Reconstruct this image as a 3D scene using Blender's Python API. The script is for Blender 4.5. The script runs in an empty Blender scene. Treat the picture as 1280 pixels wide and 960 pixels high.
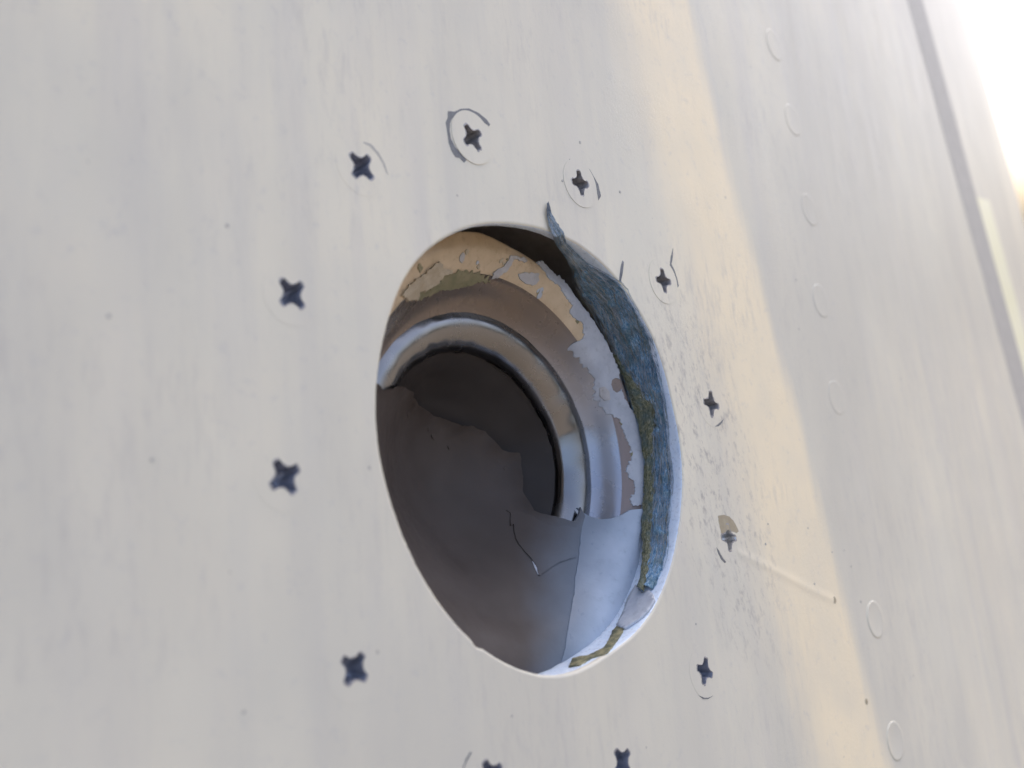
import bpy, bmesh, math, random
from mathutils import Vector, Matrix, noise
from mathutils.geometry import delaunay_2d_cdt
random.seed(7)
MM = 0.001
# Coordinates: u (along the skin, to the right), v (up), w (out of the skin), in millimetres.
CAM_POS=(-142.337,2.194,123.854); CAM_FWD=(0.74281,0.04144,-0.66822); CAM_UP=(0.13507,0.96828,0.21019); FOCAL=1419.91
SKIN_R=1862.1; HOLE_C=(1.708,-0.364)
CUP_BASE=([0, 8, 14, 19, 22, 23.5, 25.5, 27.0, 27.8, 28.5, 29.2, 29.9, 30.6, 31.2, 31.7, 32.3, 36, 45], [-31, -30.2, -28, -24.3, -21.2, -20.0, -18.2, -16.9, -16.72, -16.55, -16.2, -15.4, -13.9, -12.2, -11.2, -10.7, -9, -9])
CUP_SHEET=([0, 6, 12, 17, 21, 24, 26, 28, 30, 31.5, 33, 36, 45], [-29.5, -28.6, -26.2, -22.6, -18.9, -16.2, -14.9, -13.7, -12.0, -10.2, -9.5, -8.2, -8.2])
DATA={
 'screws':[[-25.28,46.75,-52.11],[0.88,51.94,-66.15],[27.61,43.91,81.59],[46.84,23.89,78.7],[52.6,-2.1,69.29],[46.32,-28.12,74.97],[27.13,-48.48,55.66],[-1.27,-54.18,23.67],[-29.71,-45.25,103.86],[-48.51,-23.18,128.39],[-51.98,3.94,109.19],[-43.66,28.37,120.63]],
 'hole':[[-175.11,36.98],[-165.76,37.34],[-161.31,37.37],[-148.73,37.89],[-136.24,38.44],[-124.84,38.39],[-114.16,38.67],[-103.82,38.1],[-89.5,36.59],[-74.06,36.9],[-62.74,36.81],[-48.6,36.42],[-36.28,36.33],[-13.97,37.19],[-6.79,37.1],[5.34,37.27],[15.68,39.03],[23.51,38.88],[37.26,39.21],[48.52,38.96],[61.99,38.27],[74.2,37.39],[84.33,37.09],[93.57,37.31],[102.86,37.56],[111.07,37.6],[120.62,37.91],[128.89,37.84],[135.68,37.47],[147.59,37.03],[164.02,37.18],[175.7,37.24]],
 'rivets':[[130.03,81.94],[128.91,61.75],[124.35,37.99],[116.35,14.8],[110.69,-8.87],[99.55,-60.03],[93.33,-86.24]],
 'ridge':[[48.11,-31.45],[55.26,-35.54],[64.72,-41.02],[73.32,-46.09],[81.78,-50.55]],
 'specks':[[82.15,-50.65],[84.51,-74.16],[78.8,-33.7],[86.96,-41.06],[92.99,-42.17],[94.47,-46.26],[62.34,-29.06],[186.88,51.1],[206.96,42.19],[105.42,20.65],[-51.37,38.48],[-70.96,27.93],[-69.87,9.74],[-65.83,-22.89],[30.92,51.91],[22.46,44.36],[39.84,42.17],[59.33,-32.56],[94.59,-54.49],[75.09,-45.17],[28.17,-40.0],[-22.82,-38.86]],
 'seam':[[297.29,123.16],[301.62,92.08],[299.18,55.45],[293.22,22.55],[287.09,-22.97]],
 'dent':[[[-73.26,49.45],[-70.93,51.71],[-68.07,55.08],[-65.64,57.27],[-63.18,59.83],[-60.88,62.45]],[[-71.7,52.71],[-71.74,51.69],[-71.52,50.88],[-70.81,50.49]],[[-67.41,49.19],[-65.48,50.56],[-64.55,49.94]]],
 'crack':{"s2":[[-3.38,56.42],[-1.82,56.34],[-0.2,56.92],[1.91,57.1],[4.15,56.39],[5.7,55.41],[6.32,54.47],[5.96,54.08],[5.18,54.57],[3.74,55.26],[2.35,56.01],[0.36,56.22],[-1.59,55.84],[-2.84,55.14],[-3.64,54.25],[-4.2,52.93],[-4.36,51.64],[-3.82,50.08],[-2.78,49.09],[-1.87,47.95],[-2.63,47.51],[-3.46,48.29],[-4.4,48.42],[-4.97,49.63],[-5.11,50.91],[-4.85,52.49],[-4.59,54.35],[-3.94,55.1]],"s3":[[26.15,48.57],[29.4,48.24],[31.83,46.51],[33.24,43.76],[33.2,41.4],[31.99,40.55],[32.38,42.98],[31.93,45.53],[29.97,47.35],[26.22,47.99]],"s1":[[-23.66,50.67],[-22.27,50.29],[-21.16,48.99],[-20.46,47.31],[-20.31,45.38],[-20.62,45.87],[-20.87,47.19],[-21.6,48.74],[-22.61,49.98],[-23.73,50.43]],"s4":[[53.59,30.35],[52.45,28.3],[51.42,27.1],[51.95,25.82],[52.14,24.14],[52.03,22.48],[51.28,22.2],[51.3,23.98],[50.87,25.47],[50.47,26.53],[51.63,28.34]],"s5":[[55.87,-5.66],[54.92,-6.29],[53.26,-6.81],[51.71,-6.65],[52.73,-6.41],[54.43,-6.06]],"s6":[[41.13,-28.8],[41.74,-29.6],[41.95,-30.45],[42.51,-31.38],[43.12,-32.19],[42.58,-32.25],[41.73,-31.38],[41.27,-30.28],[41.11,-29.58]],"s7":[[23.27,-51.57],[24.43,-52.71],[25.92,-53.23],[27.7,-53.21],[26.33,-53.11],[24.72,-52.55]],"s9":[[-32.41,-40.62],[-32.18,-40.78],[-33.62,-41.68],[-34.35,-42.26],[-34.54,-42.18],[-33.66,-41.29]]},
 'chip6':[[44.54,-23.31],[46.73,-23.63],[48.45,-24.39],[49.52,-25.44],[50.16,-26.81],[50.44,-27.83],[49.41,-27.99],[48.69,-27.55],[47.56,-27.15],[46.77,-26.63],[45.91,-26.76],[44.73,-27.02],[44.03,-26.85],[44.05,-25.8],[44.2,-24.24]],
 'chip_blob':[[15.54,29.99],[17.04,30.18],[20.26,29.59],[20.39,28.46],[19.64,27.58],[18.07,27.89],[15.93,29.0]],
 'chip_strip':[[9.43,30.81],[11.29,31.31],[13.13,32.66],[13.62,33.34],[17.11,32.68],[17.86,31.96],[16.45,32.11],[14.14,32.76],[13.92,31.74],[12.89,30.74],[10.92,29.91],[10.04,29.92]],
 'chip_cream':[[-14.34,28.35],[-10.62,30.73],[-8.46,31.31],[-4.37,33.37],[-3.13,32.13],[-1.21,31.94],[-0.53,31.36],[-2.9,31.09],[-3.36,30.02],[-5.61,29.28],[-8.29,28.94],[-7.79,27.96],[-11.14,27.62]],
 'chip_green':[[-8.02,27.82],[-8.61,28.85],[-5.78,29.41],[-3.24,30.08],[-2.43,31.14],[2.03,31.69],[6.63,31.08],[9.0,30.15],[9.77,29.48],[6.82,29.53],[3.42,29.27],[-0.65,29.22],[-4.02,28.5]],
 'coat_right':[[20.05,31.68],[21.97,31.84],[24.19,29.18],[26.68,27.83],[28.14,25.36],[29.55,23.47],[32.32,19.44],[34.14,16.05],[36.26,10.16],[36.24,4.63],[37.54,0.31],[38.29,-3.87],[37.73,-7.01],[35.96,-11.49],[33.19,-17.24],[31.22,-17.08],[31.15,-15.84],[32.83,-14.69],[33.4,-12.81],[32.95,-12.27],[32.57,-10.54],[33.68,-9.23],[35.2,-7.39],[34.68,-3.81],[34.79,-0.61],[33.02,1.19],[32.42,3.39],[31.85,5.82],[31.87,8.51],[30.8,10.57],[29.61,12.63],[29.55,13.0],[27.96,15.11],[28.27,16.01],[29.85,16.17],[30.27,17.88],[29.74,19.4],[27.86,20.47],[27.19,21.77],[27.9,22.8],[26.63,24.39],[24.94,26.8],[23.01,28.12],[22.03,29.7]],
 'coat_right_hole':[[34.34,6.47],[34.73,7.34],[35.56,7.56],[36.31,7.07],[36.56,5.95],[36.08,4.87],[35.19,4.67],[34.53,5.35]],
 'coat_chip':[[32.33,6.47],[32.99,6.41],[33.56,5.26],[33.54,3.71],[32.83,3.78],[32.44,4.73]],
 'floor_coat':[[-16.66,20.44],[-12.79,20.2],[-6.86,20.84],[-0.76,20.66],[2.24,19.94],[5.16,18.66],[8.39,18.55],[10.79,17.69],[12.45,16.26],[14.82,14.46],[17.05,12.61],[14.36,14.89],[17.05,12.61],[18.85,10.08],[20.67,7.79],[22.06,5.19],[23.3,3.32],[24.01,0.78],[24.28,-1.66],[24.68,-5.04],[24.62,-6.67],[24.45,-9.13],[23.77,-12.24],[22.58,-15.2],[21.69,-17.41]],
 'sheet_top':[[-23.06,14.73],[-21.08,14.02],[-17.89,13.93],[-15.66,14.21],[-11.21,14.04],[-7.61,13.05],[-7.18,12.31],[-3.42,11.02],[-0.51,9.79],[1.54,8.84],[3.66,8.17],[5.57,7.13],[8.13,5.71],[10.12,5.37],[11.67,4.17],[12.78,3.71],[13.67,2.33],[14.29,0.62],[15.52,-0.92],[17.53,-1.95],[17.27,-3.87],[16.39,-6.83],[15.59,-9.88],[15.19,-11.84],[15.25,-12.91],[16.41,-14.17],[16.86,-14.53],[18.69,-15.92],[19.81,-16.8],[20.82,-15.9],[21.96,-14.6],[22.3,-15.54],[22.83,-16.31],[23.28,-16.87],[24.58,-17.82],[26.34,-18.19],[27.82,-18.05],[29.72,-17.6],[32.41,-17.55]],
 'flake2':[[11.78,-11.57],[12.05,-12.27],[10.44,-14.46],[11.12,-14.27],[9.42,-17.08],[8.99,-19.45],[8.92,-20.75],[8.56,-22.19],[7.59,-23.91],[9.07,-23.58],[11.36,-23.08],[13.33,-22.81],[16.45,-22.86],[19.09,-19.44],[20.44,-17.2],[19.34,-16.45],[17.47,-15.16],[16.08,-14.18],[14.76,-13.16],[14.31,-13.3],[13.73,-12.6]],
 'scuffs':[[[15.71,-26.04],[16.61,-26.05],[16.39,-26.88],[15.66,-27.03],[15.35,-26.65]],[[22.18,-17.54],[22.86,-18.37],[22.67,-20.16],[22.51,-19.9],[22.13,-18.55]],[[22.66,-26.92],[23.67,-27.42],[24.17,-28.28],[23.95,-28.37],[23.44,-27.67],[22.47,-27.06]],[[9.23,-20.56],[9.05,-21.53],[8.2,-22.9],[7.77,-23.89],[7.67,-23.54],[8.24,-22.29]]],
 'crease':[[22.39,-16.39],[21.2,-17.65],[18.71,-20.94],[16.56,-23.49],[11.5,-28.27],[3.78,-33.47],[-1.17,-37.57],[-2.32,-38.84]],
 'torn_outer':[[16.12,40.14,0.43],[16.1,38.16,0.43],[16.85,36.37,0.42],[17.97,34.66,0.41],[19.92,33.04,-1.07],[22.67,31.67,-1.99],[25.06,30.24,-2.46],[27.16,28.77,-2.58],[28.8,27.37,-2.09],[30.22,26.0,-1.3],[31.61,24.52,-0.62],[32.98,22.84,-0.49],[34.24,20.9,-0.95],[35.34,18.93,-1.16],[36.32,16.95,-1.23],[37.18,14.93,-1.3],[38.06,12.89,-1.49],[38.81,10.82,-1.93],[39.05,8.71,-2.19],[38.98,6.59,-2.35],[38.77,4.47,-2.38],[38.62,2.35,-2.31],[38.66,0.23,-2.45],[38.59,-1.87,-2.74],[38.4,-3.97,-2.94],[38.14,-6.05,-3.22],[37.8,-8.13,-3.44],[37.26,-10.2,-3.39],[36.49,-12.24,-3.18],[35.6,-14.24,-3.09],[34.59,-16.18,-3.07],[33.47,-18.06,-3.15],[32.21,-19.9,-3.15],[30.82,-21.68,-3.13],[29.42,-23.51,-2.73],[27.87,-25.28,-2.22],[26.23,-26.93,-1.99],[24.56,-28.48,-1.99],[22.83,-29.92,-2.13],[20.99,-31.27,-2.25]],
 'torn_inner':[[15.56,39.85,0.44],[14.7,37.99,0.44],[14.87,36.17,0.44],[15.27,34.39,0.44],[18.03,33.09,-1.61],[20.95,31.83,-2.85],[23.55,30.42,-4.07],[25.91,28.88,-5.27],[27.93,27.28,-7.09],[29.75,25.56,-7.99],[31.36,23.82,-8.47],[32.72,22.07,-8.55],[33.87,20.25,-8.62],[34.9,18.38,-8.69],[35.83,16.46,-8.83],[36.67,14.49,-9.18],[37.51,12.51,-9.54],[38.23,10.51,-9.88],[38.42,8.47,-9.81],[38.33,6.42,-9.58],[38.13,4.38,-9.28],[37.97,2.35,-9.02],[38.02,0.32,-8.96],[37.95,-1.71,-8.84],[37.77,-3.73,-8.71],[37.53,-5.75,-8.62],[37.21,-7.74,-8.77],[36.74,-9.72,-8.83],[36.03,-11.64,-8.94],[35.22,-13.53,-9.02],[34.28,-15.4,-9.0],[33.21,-17.25,-8.88],[32.04,-19.02,-8.87],[30.72,-20.77,-8.65],[29.36,-22.54,-8.06],[27.91,-24.27,-7.4],[26.33,-25.93,-6.78],[24.66,-27.51,-6.38],[22.9,-29.04,-5.89],[21.08,-30.42,-5.7]],
 'olive_outer':[[37.14,12.91,-10.85],[37.54,11.87,-9.25],[38.14,10.15,-8.76],[38.23,8.37,-8.03],[38.15,6.6,-7.16],[37.99,4.87,-6.17],[37.75,3.14,-5.13],[37.8,1.43,-4.31],[37.81,-0.36,-4.18],[37.72,-2.19,-4.44],[37.54,-3.96,-4.97],[37.33,-5.74,-5.48],[37.05,-7.54,-5.74],[36.65,-9.36,-5.81],[36.02,-11.13,-5.83],[35.3,-12.86,-5.95],[34.48,-14.58,-6.0],[33.57,-16.27,-6.0],[32.54,-17.92,-5.95],[31.41,-19.55,-5.82],[30.16,-21.15,-5.56],[28.94,-22.75,-5.28],[27.62,-24.3,-4.91],[26.17,-25.81,-4.5],[24.68,-27.22,-4.32],[23.12,-28.6,-4.09],[21.45,-29.9,-3.87],[19.64,-31.15,-3.51]],
 'olive_inner':[[36.76,12.78,-10.1],[37.39,11.12,-9.9],[37.84,9.42,-9.78],[37.82,7.69,-9.31],[37.71,5.94,-9.09],[37.52,4.2,-8.82],[37.36,2.45,-8.58],[37.41,0.71,-8.53],[37.39,-1.03,-8.45],[37.27,-2.76,-8.31],[37.07,-4.49,-8.23],[36.86,-6.21,-8.21],[36.57,-7.92,-8.34],[36.14,-9.61,-8.37],[35.54,-11.26,-8.46],[34.86,-12.88,-8.53],[34.08,-14.49,-8.54],[33.21,-16.08,-8.47],[32.25,-17.64,-8.38],[31.21,-19.15,-8.35],[30.05,-20.65,-8.13],[28.89,-22.17,-7.63],[27.66,-23.66,-7.07],[26.31,-25.1,-6.42],[24.89,-26.47,-6.04],[23.43,-27.81,-5.67],[21.87,-29.09,-5.26],[20.26,-30.26,-5.05]],
 'smear':[[22.05,-30.21,-6.8],[21.26,-30.78,-5.63],[20.29,-31.45,-4.3],[20.42,-31.36,-3.69],[20.76,-31.13,-3.18],[19.61,-31.88,-1.47],[18.27,-32.68,-0.46],[15.93,-33.81,-0.58],[13.94,-34.61,-1.17],[11.28,-35.47,-3.03],[12.68,-35.05,-5.76],[16.08,-33.74,-6.52],[19.36,-32.04,-7.27]],
 'slot':[[-3.84,-37.83,-4.09],[0.58,-38.21,-6.75],[1.75,-36.65,-4.06],[4.76,-36.56,-2.86],[11.24,-35.63,-5.75],[12.93,-35.13,-5.74],[11.93,-35.45,-3.51],[7.08,-36.37,-1.93],[2.01,-36.61,-0.09],[1.22,-36.74,-0.6],[-0.15,-38.18,-2.16],[-3.42,-37.89,-2.05]],
 'whisker':[[34.93,28.55,-0.33],[33.81,27.23,-0.31],[32.59,25.35,-0.29],[32.13,24.6,-0.28]],
}

TILT = math.radians(7)                                   # the skin leans back a little, facing partly up
ROT = Matrix.Rotation(-TILT, 3, 'X')
def W(u, v, w): return ROT @ Vector((u*MM, -w*MM, v*MM))
scene = bpy.context.scene

# ---------------------------------------------------------------- camera
cam_d = bpy.data.cameras.new("camera"); cam = bpy.data.objects.new("camera", cam_d)
scene.collection.objects.link(cam); scene.camera = cam
def Dv(t): return ROT @ Vector((t[0], -t[2], t[1])).normalized()
f_, u_ = Dv(CAM_FWD), Dv(CAM_UP); r_ = f_.cross(u_)
cam.matrix_world = Matrix.Translation(W(*CAM_POS)) @ Matrix((r_, u_, -f_)).transposed().to_4x4()
cam_d.sensor_width = 36.0; cam_d.lens = 36.0*FOCAL/1280.0
cam_d.clip_start = 0.005; cam_d.clip_end = 5000
cam_d.dof.use_dof = True; cam_d.dof.focus_distance = 0.212; cam_d.dof.aperture_fstop = 17.0

# ---------------------------------------------------------------- sky, sun, exposure
SUN = Vector((0.50, 0.33, 0.80)).normalized()          # direction towards the sun
world = bpy.data.worlds.new("World"); scene.world = world; world.use_nodes = True
nt = world.node_tree; nt.nodes.clear()
sky = nt.nodes.new("ShaderNodeTexSky"); sky.sky_type = 'NISHITA'; sky.sun_disc = False
sky.sun_elevation = math.asin(SUN.z); sky.sun_rotation = math.atan2(SUN.x, SUN.y)
sky.air_density = 0.75; sky.dust_density = 8.0; sky.ozone_density = 0.4
bg = nt.nodes.new("ShaderNodeBackground"); bg.inputs[1].default_value = 0.15
wo = nt.nodes.new("ShaderNodeOutputWorld")
nt.links.new(sky.outputs[0], bg.inputs[0]); nt.links.new(bg.outputs[0], wo.inputs[0])
sun_d = bpy.data.lights.new("sun", 'SUN'); sun_d.energy = 2.0; sun_d.angle = math.radians(0.5); sun_d.color = (1, 0.93, 0.82)
sun = bpy.data.objects.new("sun", sun_d); scene.collection.objects.link(sun)
sun.rotation_euler = (-SUN).to_track_quat('-Z', 'Y').to_euler()
scene.view_settings.view_transform = 'Standard'; scene.view_settings.look = 'None'
scene.view_settings.exposure = 1.87; scene.view_settings.gamma = 1.0
scene.view_settings.use_curve_mapping = False

# ---------------------------------------------------------------- helpers
def link(o, parent=None):
    scene.collection.objects.link(o)
    if parent is not None: o.parent = parent
    return o
def mesh_obj(name, verts, faces, mat, parent=None, smooth=True, normals=None):
    me = bpy.data.meshes.new(name); me.from_pydata([tuple(v) for v in verts], [], faces); me.validate(); me.update()
    if smooth:
        for p in me.polygons: p.use_smooth = True
    if normals: me.normals_split_custom_set_from_vertices([tuple(n) for n in normals])
    me.materials.append(mat)
    return link(bpy.data.objects.new(name, me), parent)
def tag(o, label, cat=None, group=None, kind=None):
    o["label"] = label
    if cat: o["category"] = cat
    if group: o["group"] = group
    if kind: o["kind"] = kind
    return o
def lerp(a, b, t): return a+(b-a)*t
def interp(x, xs, ys):
    if x <= xs[0]: return ys[0]
    for i in range(1, len(xs)):
        if x <= xs[i]: return lerp(ys[i-1], ys[i], (x-xs[i-1])/(xs[i]-xs[i-1]))
    return ys[-1]
def inside(p, poly):
    x, y = p; c = False; j = len(poly)-1
    for i in range(len(poly)):
        xi, yi = poly[i]; xj, yj = poly[j]
        if (yi > y) != (yj > y) and x < (xj-xi)*(y-yi)/(yj-yi)+xi: c = not c
        j = i
    return c
def rough_edge(poly, step=0.5, amp=0.12, seed=0.0, closed=True):
    """resample an outline and give it a torn, uneven edge"""
    out = []; n = len(poly)
    for i in range(n if closed else n-1):
        a = Vector(poly[i][:2]); b = Vector(poly[(i+1) % n][:2]); L = (b-a).length; k = max(1, int(L/step))
        nrm = Vector((-(b-a).y, (b-a).x)).normalized() if L > 1e-6 else Vector((0, 0))
        for j in range(k):
            p = a.lerp(b, j/k)
            d = noise.noise(Vector((p.x*1.7+seed, p.y*1.7, seed)))*amp + noise.noise(Vector((p.x*4.1+seed, p.y*4.1, seed*2)))*amp*0.7
            out.append((p.x+nrm.x*d, p.y+nrm.y*d))
    if not closed: out.append(tuple(poly[-1][:2]))
    return out
def fill(outline, holes, pts):
    """constrained triangulation of an outline with holes; returns 2D verts and triangles"""
    vs, es = [], []
    for lp in [outline]+holes:
        b = len(vs); vs += [Vector(p) for p in lp]; es += [(b+i, b+(i+1) % len(lp)) for i in range(len(lp))]
    vs += [Vector(p) for p in pts if inside(p, outline) and not any(inside(p, h) for h in holes)]
    ov, oe, of, _, _, _ = delaunay_2d_cdt(vs, es, [], 0, 1e-5)
    tri = []
    for f in of:
        c = (sum(ov[i].x for i in f)/len(f), sum(ov[i].y for i in f)/len(f))
        if inside(c, outline) and not any(inside(c, h) for h in holes):
            a, b, d = (ov[i] for i in f[:3])
            if (b.x-a.x)*(d.y-a.y)-(b.y-a.y)*(d.x-a.x) < 0: f = list(reversed(f))
            tri.append(tuple(f))
    return ov, tri
def border(tris):
    cnt = {}
    for f in tris:
        for i in range(len(f)):
            a, b = f[i], f[(i+1) % len(f)]; cnt[(a, b)] = 1
    return [(a, b) for (a, b) in cnt if (b, a) not in cnt]
def sheet_mesh(name, ov, tri, top, thick, mat, parent, lift=None):
    """a thin layer: top(u,v) is its upper surface, thick its thickness, with a side wall all round"""
    n = len(ov); verts = [W(p.x, p.y, top(p.x, p.y)) for p in ov]; faces = list(tri)
    lo = {}
    for a, b in border(tri):
        for i in (a, b):
            if i not in lo: lo[i] = len(verts); p = ov[i]; verts.append(W(p.x, p.y, top(p.x, p.y)-thick))
    side = []
    base = len(verts)
    up = {}
    for i in lo: up[i] = len(verts); verts.append(verts[i].copy())
    for a, b in border(tri): faces.append((up[b], up[a], lo[a], lo[b]))
    return mesh_obj(name, verts, faces, mat, parent)
def gridpts(poly, s, jit=0.2):
    xs = [p[0] for p in poly]; ys = [p[1] for p in poly]; out = []
    y = min(ys)
    while y < max(ys):
        x = min(xs)
        while x < max(xs):
            out.append((x+random.uniform(-jit, jit)*s, y+random.uniform(-jit, jit)*s)); x += s
        y += s
    return out

# ---------------------------------------------------------------- surfaces
def skin_w(u): return math.sqrt(SKIN_R**2-u*u)-SKIN_R
def skin_n(u): return ROT @ Vector((u/SKIN_R, -math.sqrt(1-(u/SKIN_R)**2), 0))
def S(u, v, h=0.0): return W(u, v, skin_w(u)) + skin_n(u)*h*MM
_h = DATA['hole']
def hole_raw(t):
    t = (t+180) % 360-180
    xs = [_h[-1][0]-360]+[a for a, _ in _h]+[_h[0][0]+360]; ys = [_h[-1][1]]+[b for _, b in _h]+[_h[0][1]]
    return interp(t, xs, ys)
def hole_r(t):
    r = sum(hole_raw(t+k*3)*g for k, g in ((-3, .08), (-2, .15), (-1, .18), (0, .18), (1, .18), (2, .15), (3, .08)))
    a = math.radians(t)
    r += 0.05*noise.noise(Vector((math.cos(a)*22, math.sin(a)*22, 1.0)))
    if -95 < t < 20 or t < -130:                                     # gritty, nicked stretch of the rim
        r += 0.10*noise.noise(Vector((math.cos(a)*60, math.sin(a)*60, 5.0)))
    d = abs(t+136.5)                                               # a small notch, lower left
    if d < 2.2: r += 0.45*(1-d/2.2)
    return r
CUP_C = (1.7, -.5)
def ring_shift(r): return interp(r, [8, 20, 28.7, 31.5], [0, 3.1, 3.1, 0])
def cup_xy(r, a):
    q = r-ring_shift(r)*max(0.0, math.sin(a)); return CUP_C[0]+q*math.cos(a), CUP_C[1]+q*math.sin(a)
def cup_r(u, v):
    du, dv = u-CUP_C[0], v-CUP_C[1]; rho = math.hypot(du, dv); s = max(0.0, dv/max(rho, 1e-6)); r = rho
    for _ in range(30): r = .5*r+.5*(rho+ring_shift(r)*s)
    return r
def base_w(u, v): return interp(cup_r(u, v), *CUP_BASE)
def smooth_profile(prof, r, wd=.22):
    return sum(interp(abs(r+k*wd), *prof) for k in (-3, -2, -1, 0, 1, 2, 3))/7
def sheet_w(u, v):
    r = cup_r(u, v)
    return smooth_profile(CUP_SHEET, r, .55) + 0.14*noise.noise(Vector((u*.16, v*.16, 3))) + 0.03*noise.noise(Vector((u*.7, v*.7, 9)))

# ---------------------------------------------------------------- materials
def new_mat(name):
    m = bpy.data.materials.new(name); m.use_nodes = True
    t = m.node_tree; b = t.nodes["Principled BSDF"]
    return m, t, b
def N(t, kind, **kw):
    n = t.nodes.new(kind)
    for k, v in kw.items(): setattr(n, k, v)
    return n
def coords(t, scale=(1, 1, 1), lean=0.0):
    c = N(t, "ShaderNodeNewGeometry"); m = N(t, "ShaderNodeMapping")
    m.inputs["Scale"].default_value = tuple(s*1000 for s in scale); 
    m0 = N(t, "ShaderNodeMapping"); m0.inputs["Rotation"].default_value = (TILT, 0, 0)
    t.links.new(c.outputs["Position"], m0.inputs[0]); m1 = N(t, "ShaderNodeMapping"); m1.inputs["Rotation"].default_value = (0, lean, 0)
    t.links.new(m0.outputs[0], m1.inputs[0]); t.links.new(m1.outputs[0], m.inputs[0]); return m.outputs[0]
def noise_tex(t, vec, scale, detail=4, rough=.55, dist=0):
    n = N(t, "ShaderNodeTexNoise"); n.inputs["Scale"].default_value = scale; n.inputs["Detail"].default_value = detail
    n.inputs["Roughness"].default_value = rough; n.inputs["Distortion"].default_value = dist
    t.links.new(vec, n.inputs["Vector"]); return n.outputs["Fac"]
def ramp(t, fac, stops, interp_='LINEAR'):
    r = N(t, "ShaderNodeValToRGB"); r.color_ramp.interpolation = interp_
    e = r.color_ramp.elements
    while len(e) < len(stops): e.new(0.5)
    for i, (p, c) in enumerate(stops):
        e[i].position = p; e[i].color = (c, c, c, 1) if isinstance(c, (int, float)) else (*c, 1)
    t.links.new(fac, r.inputs[0]); return r.outputs[0]
def mixc(t, fac, a, b, mode='MIX'):
    m = N(t, "ShaderNodeMix", data_type='RGBA', blend_type=mode)
    for s, x in ((0, fac), (6, a), (7, b)):
        if hasattr(x, 'is_output'): t.links.new(x, m.inputs[s])
        elif s == 0: m.inputs[0].default_value = x
        else: m.inputs[s].default_value = (*x, 1)
    return m.outputs[2]
def math_(t, op, a, b=None):
    m = N(t, "ShaderNodeMath", operation=op)
    for i, x in enumerate((a, b)):
        if x is None: continue
        if hasattr(x, 'is_output'): t.links.new(x, m.inputs[i])
        else: m.inputs[i].default_value = x
    return m.outputs[0]
def bump(t, b, height, strength, dist, prev=None):
    n = N(t, "ShaderNodeBump"); n.inputs["Strength"].default_value = strength; n.inputs["Distance"].default_value = dist*MM
    t.links.new(height, n.inputs["Height"])
    if prev is not None: t.links.new(prev, n.inputs["Normal"])
    t.links.new(n.outputs[0], b.inputs["Normal"]); return n.outputs[0]

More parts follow.
